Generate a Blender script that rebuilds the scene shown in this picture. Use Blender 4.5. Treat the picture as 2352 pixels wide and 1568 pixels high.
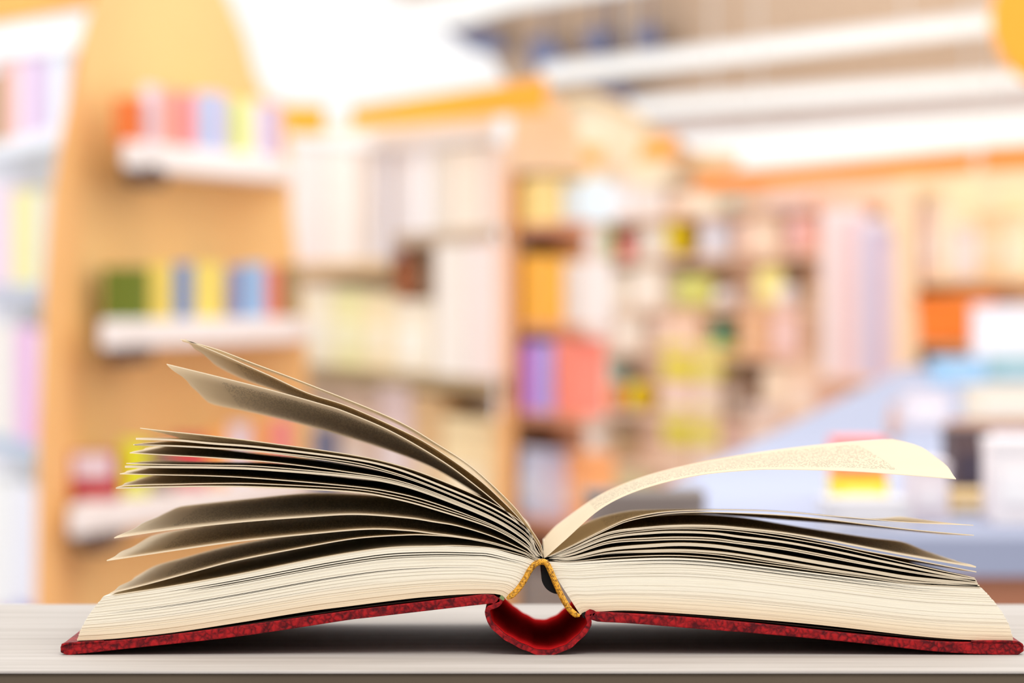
import bpy, bmesh, math, random
from mathutils import Vector
random.seed(7)
for o in list(bpy.data.objects): bpy.data.objects.remove(o)
SC = bpy.context.scene
COL = SC.collection

# ------------------------------------------------------------------ camera
F = 10317.0          # focal length in pixels of the 2352 px wide frame
D = 1.40             # camera to the front of the open book
EYE = 1.25
HZ = 680.0           # row of the horizon
cam_d = bpy.data.cameras.new('camera'); cam = bpy.data.objects.new('camera', cam_d)
COL.objects.link(cam); SC.camera = cam
cam.location = (0, -D, EYE); cam.rotation_euler = (math.pi/2, 0, 0)
cam_d.sensor_width = 36; cam_d.lens = 36*F/2352
cam_d.shift_y = -(784-HZ)/2352
cam_d.clip_start = .05; cam_d.clip_end = 200
cam_d.dof.use_dof = True; cam_d.dof.focus_distance = D+.004
cam_d.dof.aperture_fstop = (cam_d.lens/1000)/(74.0/F*D)
SC.view_settings.view_transform = 'Standard'; SC.view_settings.look = 'None'
SC.view_settings.gamma = 1; SC.view_settings.exposure = 0.0
SC.view_settings.use_curve_mapping = False

# ------------------------------------------------------------------ world: soft daylight, brighter overhead
W = bpy.data.worlds.new('world'); SC.world = W; W.use_nodes = True
nt = W.node_tree; nt.nodes.clear()
wo = nt.nodes.new('ShaderNodeOutputWorld'); bg = nt.nodes.new('ShaderNodeBackground')
tc = nt.nodes.new('ShaderNodeTexCoord'); sx = nt.nodes.new('ShaderNodeSeparateXYZ')
rp = nt.nodes.new('ShaderNodeValToRGB')
rp.color_ramp.elements[0].position = 0.0; rp.color_ramp.elements[0].color = (.28,.27,.25,1)
rp.color_ramp.elements[1].position = .75; rp.color_ramp.elements[1].color = (1,.985,.96,1)
nt.links.new(tc.outputs['Generated'], sx.inputs[0]); nt.links.new(sx.outputs['Z'], rp.inputs[0])
nt.links.new(rp.outputs[0], bg.inputs[0]); bg.inputs[1].default_value = 2.05
nt.links.new(bg.outputs[0], wo.inputs[0])

def area(name, loc, rot, sx_, sy_, energy, color=(1,1,1)):
    l = bpy.data.lights.new(name, 'AREA'); l.shape = 'RECTANGLE'; l.size = sx_; l.size_y = sy_
    l.energy = energy; l.color = color
    o = bpy.data.objects.new(name, l); o.location = loc; o.rotation_euler = rot; COL.objects.link(o)
    return o
area('book_key_light', (.25, -1.0, 2.35), (math.radians(40), 0, math.radians(12)), .7, .5, 7.7, (1,.97,.93))  # unseen key light added above and in front of the book

for lx, ly, lz, rx_, rz_, e_ in ((-.2, 2.2, 2.3, 84, 8, 27), (1.0, 2.2, 2.3, 86, -16, 30), (-2.6, 6.5, 3.0, 72, -62, 26), (-2.0, 12.5, 3.6, 66, -60, 36), (-.1, 6.8, 3.8, 40, 12, 18), (.30, 9.2, 2.0, 66, 7, 4), (.5, 16, 4.8, 60, 0, 40)):
    area('shop_fill_light', (lx, ly, lz), (math.radians(rx_), 0, math.radians(rz_)), 1.6, .5, e_, (1,.985,.97))  # unseen fill lights added out of frame to brighten the racks behind

# ------------------------------------------------------------------ helpers
def lin(c):
    return tuple(((v/255)/12.92 if v/255 <= .04045 else ((v/255+.055)/1.055)**2.4) for v in c)
MC = {}
def mat(c, rough=.6, gain=1.0, key=None, emit=0, noise=0.0, metallic=0):
    k = (tuple(c), rough, gain, emit, noise, metallic)
    if k in MC: return MC[k]
    m = bpy.data.materials.new('paint_%d_%d_%d' % tuple(c)); m.use_nodes = True
    n = m.node_tree; b = n.nodes['Principled BSDF']
    l = [min(.93, v*gain) for v in lin(c)]
    # slight procedural variation of the surface colour
    no = n.nodes.new('ShaderNodeTexNoise'); no.inputs['Scale'].default_value = 9
    mx = n.nodes.new('ShaderNodeMix'); mx.data_type = 'RGBA'
    t = n.nodes.new('ShaderNodeTexCoord'); n.links.new(t.outputs['Object'], no.inputs['Vector'])
    mx.inputs[6].default_value = (*l, 1); d = .93-noise
    mx.inputs[7].default_value = (l[0]*d, l[1]*d, l[2]*d, 1)
    n.links.new(no.outputs['Fac'], mx.inputs[0]); n.links.new(mx.outputs[2], b.inputs['Base Color'])
    b.inputs['Roughness'].default_value = rough; b.inputs['Metallic'].default_value = metallic
    b.inputs['Specular IOR Level'].default_value = .25
    if emit:
        b.inputs['Emission Color'].default_value = (*lin(c), 1); b.inputs['Emission Strength'].default_value = emit
    MC[k] = m; return m

def obj(name, verts, faces, m, parent=None, smooth=False, uvs=None, bevel=0, tris=None):
    me = bpy.data.meshes.new(name); me.from_pydata([tuple(v) for v in verts], [], faces); me.update()
    if uvs:
        ul = me.uv_layers.new(name='UVMap')
        for li, lp in enumerate(me.loops): ul.data[li].uv = uvs[lp.vertex_index]
    bm = bmesh.new(); bm.from_mesh(me)
    bmesh.ops.recalc_face_normals(bm, faces=bm.faces)
    if bevel:
        es = [e for e in bm.edges if len(e.link_faces) == 2 and e.calc_face_angle(0) > .6]
        bmesh.ops.bevel(bm, geom=es, offset=bevel, segments=2, affect='EDGES', profile=.6, clamp_overlap=True)
    bm.to_mesh(me); bm.free()
    if smooth:
        for p in me.polygons: p.use_smooth = True
    me.materials.append(m)
    o = bpy.data.objects.new(name, me); COL.objects.link(o)
    if parent: o.parent = parent
    return o
def tag(o, label, cat=None, group=None, kind=None):
    if label: o['label'] = label
    if cat: o['category'] = cat
    if group: o['group'] = group
    if kind: o['kind'] = kind
    return o
def empty(name, loc=(0,0,0)):
    o = bpy.data.objects.new(name, None); o.empty_display_size = .05; o.location = loc; COL.objects.link(o)
    bpy.context.view_layer.update()
    return o
def box_vf(x0, x1, y0, y1, z0, z1):
    v = [(x0,y0,z0),(x1,y0,z0),(x1,y1,z0),(x0,y1,z0),(x0,y0,z1),(x1,y0,z1),(x1,y1,z1),(x0,y1,z1)]
    f = [(0,1,2,3),(4,5,6,7),(0,1,5,4),(1,2,6,5),(2,3,7,6),(3,0,4,7)]
    return v, f
def P(px, py, y=0.0):
    Z = y+D
    return Vector(((px-1176)/F*Z, y, EYE+(HZ-py)/F*Z))
def catmull(pts, n):
    # arc-length resampled Catmull-Rom through 2D points
    p = [Vector(q) for q in pts]
    p = [p[0]*2-p[1]] + p + [p[-1]*2-p[-2]]
    out = []
    for i in range(1, len(p)-2):
        a, b, c, d = p[i-1], p[i], p[i+1], p[i+2]
        for k in range(16):
            t = k/16
            out.append(.5*((2*b)+(c-a)*t+(2*a-5*b+4*c-d)*t*t+(3*b-a-3*c+d)*t**3))
    out.append(p[-2].copy())
    L = [0]
    for i in range(1, len(out)): L.append(L[-1]+(out[i]-out[i-1]).length)
    res = []; j = 0
    for k in range(n):
        s = L[-1]*k/(n-1)
        while j < len(L)-2 and L[j+1] < s: j += 1
        t = (s-L[j])/max(1e-9, L[j+1]-L[j]); res.append(out[j].lerp(out[j+1], min(1, t)))
    return res
DEP = .130
TOPZ = P(1176, 1503).z        # table top height

# ------------------------------------------------------------------ materials of the open book
def paper_mat(name, text=True, trans=.42, side='top'):
    m = bpy.data.materials.new(name); m.use_nodes = True; n = m.node_tree; L = n.links.new
    b = n.nodes['Principled BSDF']; out = n.nodes['Material Output']
    base = (.90,.80,.63,1)
    b.inputs['Roughness'].default_value = .85; b.inputs['Specular IOR Level'].default_value = .1
    uv = n.nodes.new('ShaderNodeUVMap'); sp = n.nodes.new('ShaderNodeSeparateXYZ'); L(uv.outputs[0], sp.inputs[0])
    nz = n.nodes.new('ShaderNodeTexNoise'); nz.inputs['Scale'].default_value = 60
    tcn = n.nodes.new('ShaderNodeTexCoord'); L(tcn.outputs['Object'], nz.inputs['Vector'])
    mx = n.nodes.new('ShaderNodeMix'); mx.data_type = 'RGBA'; L(nz.outputs['Fac'], mx.inputs[0])
    mx.inputs[6].default_value = base; mx.inputs[7].default_value = (.86,.76,.60,1)
    col = mx.outputs[2]
    if text:
        def M(op, a, b_=None):
            q = n.nodes.new('ShaderNodeMath'); q.operation = op
            for i, v in enumerate((a, b_)):
                if v is None: continue
                if isinstance(v, (int, float)): q.inputs[i].default_value = v
                else: L(v, q.inputs[i])
            return q.outputs[0]
        # rows of words: rows across v, letters along u
        rows = M('FRACT', M('MULTIPLY', sp.outputs['Y'], 31.0))
        inrow = M('MULTIPLY', M('GREATER_THAN', rows, .28), M('LESS_THAN', rows, .68))
        cm = n.nodes.new('ShaderNodeCombineXYZ')
        L(M('MULTIPLY', sp.outputs['X'], 150.0), cm.inputs[0])
        L(M('MULTIPLY', M('FLOOR', M('MULTIPLY', sp.outputs['Y'], 31.0)), 7.3), cm.inputs[1])
        nn = n.nodes.new('ShaderNodeTexNoise'); nn.inputs['Scale'].default_value = 1.6; nn.inputs['Detail'].default_value = 1
        L(cm.outputs[0], nn.inputs['Vector'])
        letters = M('GREATER_THAN', nn.outputs['Fac'], .50)
        area_ = M('MULTIPLY', M('MULTIPLY', M('GREATER_THAN', sp.outputs['X'], .16), M('LESS_THAN', sp.outputs['X'], .88)),
                  M('MULTIPLY', M('GREATER_THAN', sp.outputs['Y'], .13), M('LESS_THAN', sp.outputs['Y'], .90)))
        ink = M('MULTIPLY', M('MULTIPLY', M('MULTIPLY', inrow, letters), area_), .62)
        m2 = n.nodes.new('ShaderNodeMix'); m2.data_type = 'RGBA'; L(ink, m2.inputs[0]); L(col, m2.inputs[6])
        m2.inputs[7].default_value = (.16,.12,.08,1); col = m2.outputs[2]
    L(col, b.inputs['Base Color'])
    tr = n.nodes.new('ShaderNodeBsdfTranslucent'); L(col, tr.inputs[0])
    ms = n.nodes.new('ShaderNodeMixShader'); ms.inputs[0].default_value = trans
    L(b.outputs[0], ms.inputs[1]); L(tr.outputs[0], ms.inputs[2]); L(ms.outputs[0], out.inputs[0])
    return m
PAPER = paper_mat('printed_paper'); 
def block_mat():
    m = bpy.data.materials.new('page_edges'); m.use_nodes = True; n = m.node_tree; L = n.links.new
    b = n.nodes['Principled BSDF']; b.inputs['Roughness'].default_value = .9; b.inputs['Specular IOR Level'].default_value = .1
    uv = n.nodes.new('ShaderNodeUVMap'); mp = n.nodes.new('ShaderNodeMapping'); L(uv.outputs[0], mp.inputs[0])
    mp.inputs['Scale'].default_value = (7, 150, 1)
    a = n.nodes.new('ShaderNodeTexNoise'); a.inputs['Scale'].default_value = 1; a.inputs['Detail'].default_value = 3
    L(mp.outputs[0], a.inputs['Vector'])
    r = n.nodes.new('ShaderNodeValToRGB'); L(a.outputs['Fac'], r.inputs[0])
    e = r.color_ramp.elements; e[0].position = .28; e[0].color = (.73,.65,.50,1); e[1].position = .45; e[1].color = (.82,.76,.64,1)
    # page edge colour turns darker and warmer towards the boards
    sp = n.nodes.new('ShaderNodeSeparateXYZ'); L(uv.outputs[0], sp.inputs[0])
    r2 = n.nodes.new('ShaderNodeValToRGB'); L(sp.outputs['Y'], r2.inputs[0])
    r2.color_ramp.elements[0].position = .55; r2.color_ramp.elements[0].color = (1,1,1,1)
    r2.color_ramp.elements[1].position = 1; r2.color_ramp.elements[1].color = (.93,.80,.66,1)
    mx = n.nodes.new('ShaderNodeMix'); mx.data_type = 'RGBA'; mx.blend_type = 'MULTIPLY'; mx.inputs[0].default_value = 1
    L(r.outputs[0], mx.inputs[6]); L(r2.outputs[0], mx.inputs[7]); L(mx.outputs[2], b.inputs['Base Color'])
    bp = n.nodes.new('ShaderNodeBump'); bp.inputs['Strength'].default_value = .25; bp.inputs['Distance'].default_value = .0003
    L(a.outputs['Fac'], bp.inputs['Height']); L(bp.outputs[0], b.inputs['Normal'])
    return m
BLOCK = block_mat()
def leather_mat():
    m = bpy.data.materials.new('red_leather'); m.use_nodes = True; n = m.node_tree; L = n.links.new
    b = n.nodes['Principled BSDF']; b.inputs['Roughness'].default_value = .55; b.inputs['Specular IOR Level'].default_value = .15
    t = n.nodes.new('ShaderNodeTexCoord')
    nz = n.nodes.new('ShaderNodeTexNoise'); nz.inputs['Scale'].default_value = 420; nz.inputs['Detail'].default_value = 4
    vz = n.nodes.new('ShaderNodeTexVoronoi'); vz.inputs['Scale'].default_value = 520; vz.feature = 'DISTANCE_TO_EDGE'
    L(t.outputs['Object'], nz.inputs['Vector'])
    ad = n.nodes.new('ShaderNodeMix'); ad.data_type = 'RGBA'; ad.inputs[0].default_value = .002
    L(t.outputs['Object'], ad.inputs[6]); L(nz.outputs['Color'], ad.inputs[7]); L(ad.outputs[2], vz.inputs['Vector'])
    mu = n.nodes.new('ShaderNodeMath'); mu.operation = 'MULTIPLY_ADD'
    L(vz.outputs['Distance'], mu.inputs[0]); mu.inputs[1].default_value = .9; L(nz.outputs['Fac'], mu.inputs[2])
    r = n.nodes.new('ShaderNodeValToRGB'); L(mu.outputs[0], r.inputs[0])
    e = r.color_ramp.elements; e[0].position = .42; e[0].color = (.07,.003,.006,1); e[1].position = .82; e[1].color = (.36,.009,.012,1)
    L(r.outputs[0], b.inputs['Base Color'])
    bp = n.nodes.new('ShaderNodeBump'); bp.inputs['Strength'].default_value = .5; bp.inputs['Distance'].default_value = .0004
    L(mu.outputs[0], bp.inputs['Height']); L(bp.outputs[0], b.inputs['Normal'])
    return m
LEATHER = leather_mat()
def lining_mat():
    m = bpy.data.materials.new('red_spine_inside'); m.use_nodes = True; n = m.node_tree; L = n.links.new
    b = n.nodes['Principled BSDF']; b.inputs['Roughness'].default_value = .9; b.inputs['Specular IOR Level'].default_value = 0
    nz = n.nodes.new('ShaderNodeTexNoise'); nz.inputs['Scale'].default_value = 90
    r = n.nodes.new('ShaderNodeValToRGB'); L(nz.outputs['Fac'], r.inputs[0])
    r.color_ramp.elements[0].color = (.50,.008,.010,1); r.color_ramp.elements[1].color = (.68,.018,.02,1)
    L(r.outputs[0], b.inputs['Base Color']); return m

# ------------------------------------------------------------------ the open book
book = empty('open_book', (0, 0, TOPZ))
tag(book, 'open red leather hardback book with cream pages fanned out on the grey table', 'book')
OFF = Vector((0, 0, -TOPZ))
def bobj(name, v, f, m, **k): return obj(name, [Vector(q)+OFF for q in v], f, m, book, **k)

def rear_pts(front, k, gut_k=25):
    # how the far edge of a leaf would lie for a front edge; k = how far above it (px) at the tip
    n = len(front); out = []
    for i, p in enumerate(front):
        u = i/(n-1); s = min(1, u/.35); s = s*s*(3-2*s)
        kk = gut_k*(1-s)+k*s
        out.append(Vector((1176+(p.x-1176)*D/(D+DEP), p.y-kk)))
    return out
def leaf(front, rear, th=1.8, n=72, ease=1.0, name='leaf', wav=0.0, bulge=0.0):
    """front: px points gutter->tip at the near edge. rear: px points at the far edge or a number."""
    A = catmull(front, n)
    if isinstance(rear, (int, float)): B = rear_pts(A, rear)
    else: B = catmull(rear, n)
    Mv = 14
    top, uv = [], []
    ph = random.random()*6
    for j in range(Mv+1):
        v = j/Mv; vv = v**ease; y = DEP*v
        for i in range(n):
            a = P(A[i].x, A[i].y, 0); b = P(B[i].x, B[i].y, DEP)
            q = a.lerp(b, vv); q.y = y; u = i/(n-1)
            q.x += bulge*v*(1-v**4)*u**9
            q.z += wav*.001*math.sin(ph+u*7+v*3)*u*v
            # slightly uneven cut at the fore-edge
            if i == n-1: q.x += .0006*math.sin(v*9+ph)*v*(1-v)*4
            top.append(q); uv.append((u, v))
    # thickness along local normal in the x-z plane
    t = th*.0001357; bot = []
    for j in range(Mv+1):
        for i in range(n):
            i0, i1 = max(0, i-1), min(n-1, i+1)
            d = top[j*n+i1]-top[j*n+i0]; nn = Vector((-d.z, 0, d.x)).normalized()
            if nn.z > 0: nn = -nn
            u = i/(n-1)
            bot.append(top[j*n+i]+nn*t*(.6+.4*min(1, u*4)))
    N = len(top); f = []
    for j in range(Mv):
        for i in range(n-1):
            a = j*n+i; f.append((a, a+1, a+n+1, a+n)); f.append((N+a, N+a+n, N+a+n+1, N+a+1))
    for i in range(n-1):
        f.append((i, N+i, N+i+1, i+1)); a = Mv*n+i; f.append((a, a+1, N+a+1, N+a))
    for j in range(Mv):
        a = j*n; f.append((a, a+n, N+a+n, N+a)); a = j*n+n-1; f.append((a, N+a, N+a+n, a+n))
    return bobj(name, top+bot, f, PAPER, smooth=False, uvs=uv+uv)

G = (1246, 1280)
# left leaves, topmost first: (front edge, far edge, thickness)
left = [
 ([G,(1243,1251),(1207,1196),(1172,1153),(1089,1075),(1007,1020),(900,959),(706,880),(587,835),(498,801),(415,778)],
  [(1238,1250),(1216,1219),(1160,1150),(1080,1072),(990,1016),(890,961),(706,884),(587,840),(498,808),(440,790)], 1.8),
 ([G,(1240,1256),(1204,1203),(1162,1157),(1093,1094),(986,1020),(900,976),(795,930),(706,901),(617,860),(498,808),(424,778)],
  [(1237,1252),(1212,1222),(1150,1163),(1070,1102),(985,1053),(900,1000),(795,955),(706,925),(646,900),(557,868),(498,838),(486,825)], 1.8),
 ([G,(1237,1260),(1215,1225),(1162,1172),(1093,1114),(1014,1056),(900,990),(795,945),(736,926),(617,893),(498,863),(383,835)],
  [(1237,1242),(1215,1226),(1172,1184),(1093,1130),(996,1073),(900,1035),(800,1003),(706,976),(587,947),(500,929),(476,920),(466,905)], 2),
 ([G,(1230,1258),(1211,1211),(1132,1155),(996,1095),(900,1063),(800,1042),(646,1020),(498,1001),(393,990),(322,982)],
  [(1236,1244),(1190,1212),(1120,1168),(1000,1112),(900,1080),(800,1056),(646,1033),(550,1025),(470,1018),(430,1009),(405,998)], 1.8),
 ([G,(1230,1262),(1211,1217),(1132,1165),(996,1106),(900,1071),(800,1050),(600,1025),(488,1016),(399,1008),(312,1005)], 0, 4.5),
 ([G,(1229,1265),(1211,1227),(1132,1176),(996,1117),(900,1083),(800,1059),(600,1035),(488,1027),(399,1022),(306,1020)], 8, 2),
 ([G,(1229,1265),(1209,1229),(1132,1179),(996,1120),(900,1087),(800,1064),(600,1037),(488,1029),(399,1024),(309,1021)], 3, 1.6),
 ([G,(1229,1268),(1209,1236),(1132,1187),(996,1129),(900,1099),(800,1083),(706,1070),(600,1058),(488,1050),(399,1045),(298,1039)],
  [(1236,1244),(1200,1216),(1120,1160),(996,1112),(900,1086),(800,1066),(700,1052),(600,1042),(488,1028),(420,1023),(376,1023),(345,1027)], 1.8),
 ([G,(1229,1270),(1209,1239),(1132,1189),(996,1132),(900,1103),(800,1088),(600,1070),(488,1067),(399,1066),(290,1063)], 6, 2),
 ([G,(1229,1272),(1209,1240),(1132,1191),(996,1135),(900,1106),(800,1091),(600,1075),(488,1071),(399,1070),(287,1069)], 3, 5),
 ([G,(1229,1275),(1209,1250),(1132,1205),(996,1154),(900,1129),(800,1115),(600,1098),(488,1092),(354,1089),(275,1087)],
  [(1236,1246),(1200,1225),(1120,1182),(996,1134),(900,1108),(800,1096),(650,1080),(500,1070),(400,1064),(340,1069),(318,1075)], 1.8),
 ([G,(1228,1276),(1209,1254),(1132,1208),(996,1161),(900,1136),(800,1121),(600,1110),(503,1109),(399,1111),(300,1113),(268,1118)],
  [(1236,1247),(1200,1229),(1120,1188),(996,1142),(900,1120),(800,1108),(650,1096),(500,1088),(400,1084),(366,1088),(318,1099)], 1.8),
 ([G,(1228,1277),(1209,1256),(1132,1212),(996,1167),(900,1142),(800,1127),(600,1117),(473,1115),(350,1117),(266,1119)], 6, 3.2),
 ([G,(1228,1279),(1207,1264),(1132,1231),(1054,1207),(996,1197),(936,1188),(818,1180),(700,1186),(546,1198),(398,1214),(262,1234)],
  [(1236,1250),(1200,1235),(1120,1195),(1000,1155),(900,1140),(800,1133),(700,1132),(557,1146),(423,1161),(400,1168),(370,1182)], 2.2),
 ([G,(1228,1281),(1207,1269),(1132,1245),(1054,1231),(996,1224),(936,1217),(842,1214),(700,1226),(546,1242),(398,1263),(245,1286)],
  [(1236,1252),(1200,1244),(1120,1215),(1000,1185),(900,1172),(800,1172),(650,1184),(546,1192),(420,1215),(353,1229),(325,1244)], 2.2),
 ([G,(1226,1284),(1206,1271),(1132,1248),(1054,1233),(996,1228),(936,1227),(818,1235),(695,1256),(546,1285),(457,1308),(338,1340),(253,1361)],
  [(1236,1254),(1200,1248),(1120,1230),(1000,1205),(900,1205),(800,1212),(700,1222),(576,1243),(496,1260),(427,1279),(359,1298),(315,1322)], 2.2),
 ([G,(1226,1287),(1206,1276),(1132,1258),(1054,1252),(996,1253),(900,1256),(800,1269),(695,1288),(546,1318),(398,1344),(262,1366)],
  [(1236,1255),(1200,1250),(1120,1236),(1000,1225),(900,1228),(800,1240),(700,1258),(620,1272),(540,1290),(450,1312),(370,1334),(318,1345)], 2),
]
for fr, re, th in left: leaf(fr, re, th)
GR = (1250, 1281)
right = [
 ([GR,(1262,1271),(1300,1237),(1380,1167),(1472,1123),(1594,1092),(1715,1079),(1800,1077),(1956,1081),(2084,1090),(2196,1099)],
  [(1247,1240),(1262,1222),(1291,1196),(1375,1138),(1472,1096),(1594,1064),(1715,1042),(1800,1030),(1905,1018),(2007,1010),(2050,1008)], 1.6),
 ([GR,(1275,1270),(1314,1252),(1399,1210),(1448,1190),(1521,1175),(1618,1170),(1700,1170),(1800,1174),(1904,1183),(2083,1198),(2236,1205)],
  [(1247,1246),(1275,1238),(1320,1213),(1370,1190),(1436,1174),(1500,1170),(1618,1169),(1750,1171),(1850,1178),(1960,1190),(2020,1190),(2072,1186),(2115,1197)], 1.6),
 ([GR,(1276,1271),(1314,1254),(1399,1213),(1448,1194),(1521,1180),(1569,1176),(1618,1175),(1700,1177),(1800,1182),(1904,1192),(2083,1214),(2237,1228)],
  [(1247,1248),(1275,1240),(1320,1222),(1399,1196),(1500,1180),(1600,1178),(1700,1184),(1800,1192),(1904,1200),(2000,1209),(2100,1219),(2165,1225)], 1.8),
 ([GR,(1276,1273),(1314,1258),(1399,1221),(1497,1209),(1569,1205),(1640,1206),(1700,1211),(1800,1222),(1904,1239),(1956,1249),(2083,1273),(2242,1300)],
  [(1247,1250),(1275,1245),(1320,1232),(1399,1204),(1472,1187),(1560,1180),(1640,1182),(1715,1189),(1800,1203),(1904,1220),(2000,1234),(2071,1243),(2120,1262),(2180,1283)], 3.5),
 ([GR,(1276,1274),(1314,1260),(1399,1225),(1497,1212),(1569,1209),(1640,1210),(1700,1215),(1800,1227),(1904,1246),(1990,1264),(2083,1281),(2243,1312)],
  [(1247,1252),(1275,1247),(1320,1238),(1399,1215),(1500,1200),(1600,1200),(1700,1212),(1800,1232),(1904,1262),(1990,1283),(2080,1287),(2180,1303)], 2.2),
 ([GR,(1276,1275),(1314,1263),(1399,1230),(1497,1216),(1569,1213),(1640,1215),(1700,1220),(1800,1234),(1904,1252),(2000,1273),(2083,1292),(2160,1309),(2239,1326)], 22, 1.8),
 ([GR,(1276,1276),(1314,1265),(1399,1233),(1497,1221),(1569,1219),(1640,1222),(1700,1230),(1800,1242),(1904,1261),(2000,1281),(2083,1298),(2160,1314),(2241,1329)], 24, 5),
 ([GR,(1276,1278),(1314,1271),(1399,1242),(1497,1234),(1569,1232),(1640,1235),(1700,1243),(1800,1256),(1904,1275),(2000,1294),(2083,1309),(2160,1321),(2243,1332)], 26, 2.6),
 ([GR,(1276,1279),(1314,1273),(1399,1246),(1497,1239),(1569,1237),(1640,1240),(1700,1247),(1800,1260),(1904,1279),(2000,1297),(2083,1311),(2160,1323),(2244,1334)], 26, 2.8),
 ([GR,(1276,1281),(1314,1278),(1399,1258),(1497,1249),(1569,1246),(1640,1250),(1700,1258),(1800,1274),(1904,1292),(2000,1308),(2083,1322),(2160,1330),(2246,1338)], 28, 7.5),
 ([GR,(1276,1284),(1314,1284),(1399,1268),(1497,1262),(1569,1261),(1640,1265),(1700,1272),(1800,1288),(1904,1305),(2000,1320),(2083,1332),(2160,1338),(2250,1343)], 30, 5),
 ([GR,(1276,1285),(1314,1286),(1399,1271),(1497,1267),(1569,1267),(1640,1272),(1700,1280),(1800,1295),(1904,1310),(2000,1324),(2083,1336),(2160,1341),(2250,1346)], 30, 1.8),
 ([GR,(1276,1287),(1314,1289),(1399,1280),(1497,1275),(1569,1275),(1640,1280),(1700,1287),(1800,1300),(1904,1314),(2000,1327),(2083,1339),(2160,1344),(2252,1348)], 32, 1.8),
]
for i_, (fr, re, th) in enumerate(right): leaf(fr, re, th, bulge=.0108 if i_ == 0 else 0)

def block(name, top, bot, gaps, bow, nsl=46, n=90, label=None):
    """text block: many thin gatherings between a top and a bottom curve, with open cracks where gaps says"""
    A = catmull(top, n); B = catmull(bot, n); V = []; Fc = []; UV = []
    rnd = random.Random(len(top)*13+int(top[0][0]))
    cuts = [k/nsl for k in range(nsl+1)]
    for k in range(nsl):
        f0, f1 = cuts[k], cuts[k+1]
        yo = rnd.uniform(0, .00022); eo = rnd.uniform(-.9, .9)
        g = [gg for gg in gaps if f0 <= gg[0] < f1]
        base = len(V); y1 = DEP+.001
        ring = []
        for i in range(n):
            u = i/(n-1)
            ff0 = f0; ff1 = f1
            if g:
                w = g[0][1]*max(0, math.sin(math.pi*min(1, max(0, (u-g[0][2])/(g[0][3]-g[0][2])))))**.6
                ff0 = min(f1-.001, f0+w)
            for ff in (ff0, ff1-.0006):
                q = A[i].lerp(B[i], ff)
                bx = bow(ff)*u**6 + eo*u**30
                p = P(q.x+bx, q.y, 0); p.y = yo
                V.append(p); UV.append((u, ff))
        m_ = len(V)-base; UV_ = UV[base:base+m_]
        for q in V[base:base+m_]:
            uu = UV_[len(V)-base-m_]
            V.append(Vector((q.x*(1-.022*uu[0]**3), y1, q.z-.0022*uu[0]**2*(1-uu[1]))))
        UV += UV[base:base+m_]
        for i in range(n-1):
            a = base+2*i; Fc.append((a, a+2, a+3, a+1)); b = a+m_; Fc.append((b, b+1, b+3, b+2))
            Fc.append((a, b, b+2, a+2)); Fc.append((a+1, a+3, b+3, b+1))
        a = base; b = a+m_; Fc.append((a, a+1, b+1, b)); a = base+2*(n-1); b = a+m_; Fc.append((a, b, b+1, a+1))
    return bobj(name, V, Fc, BLOCK, uvs=UV)
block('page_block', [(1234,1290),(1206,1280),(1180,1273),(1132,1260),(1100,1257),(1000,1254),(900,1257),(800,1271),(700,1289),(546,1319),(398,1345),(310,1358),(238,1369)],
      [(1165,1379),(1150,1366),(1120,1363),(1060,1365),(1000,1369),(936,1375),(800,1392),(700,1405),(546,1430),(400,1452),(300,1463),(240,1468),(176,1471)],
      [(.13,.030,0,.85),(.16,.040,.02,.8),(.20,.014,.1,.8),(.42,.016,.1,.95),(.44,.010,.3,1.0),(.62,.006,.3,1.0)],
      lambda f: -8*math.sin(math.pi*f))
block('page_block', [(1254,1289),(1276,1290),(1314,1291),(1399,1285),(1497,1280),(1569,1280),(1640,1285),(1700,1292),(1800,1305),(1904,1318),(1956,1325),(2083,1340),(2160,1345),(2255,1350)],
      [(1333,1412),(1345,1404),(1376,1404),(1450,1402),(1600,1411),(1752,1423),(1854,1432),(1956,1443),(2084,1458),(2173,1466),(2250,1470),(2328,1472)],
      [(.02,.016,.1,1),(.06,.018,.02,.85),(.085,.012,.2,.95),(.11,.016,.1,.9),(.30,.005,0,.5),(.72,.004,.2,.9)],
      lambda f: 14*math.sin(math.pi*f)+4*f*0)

# black shadow-dark lining between the block and the red boards
def prism(name, pts, y0, y1, m, bevel=0, smooth=False, parent=book, taper=0.0):
    q = pts; V = []
    for y in (y0, y1):
        for p in q:
            w = P(p[0], p[1], 0); V.append(Vector((w.x*(1-(taper if y == y1 else 0)), y, w.z))+OFF)
    k = len(q); f = [tuple(range(k)), tuple(range(2*k-1, k-1, -1))]
    for i in range(k):
        j = (i+1) % k; f.append((i, j, k+j, k+i))
    return obj(name, V, f, m, parent, bevel=bevel, smooth=smooth)
def smooth_loop(pts, n): return [tuple(v) for v in catmull(pts, n)]
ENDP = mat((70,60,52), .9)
# boards
topL = smooth_loop([(140,1487),(143,1480),(153,1476),(308,1466),(546,1437),(800,1402),(1007,1377),(1113,1364),(1135,1366),(1149,1374)], 60)
botL = smooth_loop([(1149,1382),(1141,1388),(1128,1387),(1110,1387),(851,1417),(800,1423),(546,1461),(308,1487),(170,1502),(150,1503),(140,1497)], 60)
bl = prism('cover_board', topL+botL, -.0012, DEP+.004, LEATHER, bevel=.0004, taper=.05)
topR = smooth_loop([(1353,1418),(1358,1409),(1370,1404),(1450,1408),(1600,1418),(1752,1432),(1956,1454),(2160,1472),(2320,1473),(2342,1473),(2350,1483)], 60)
botR = smooth_loop([(2351,1494),(2341,1502),(2310,1503),(2160,1496),(1956,1474),(1752,1455),(1600,1443),(1450,1431),(1375,1427),(1356,1422)], 60)
br = prism('cover_board', topR+botR, -.0012, DEP+.004, LEATHER, bevel=.0004, taper=.05)
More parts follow.
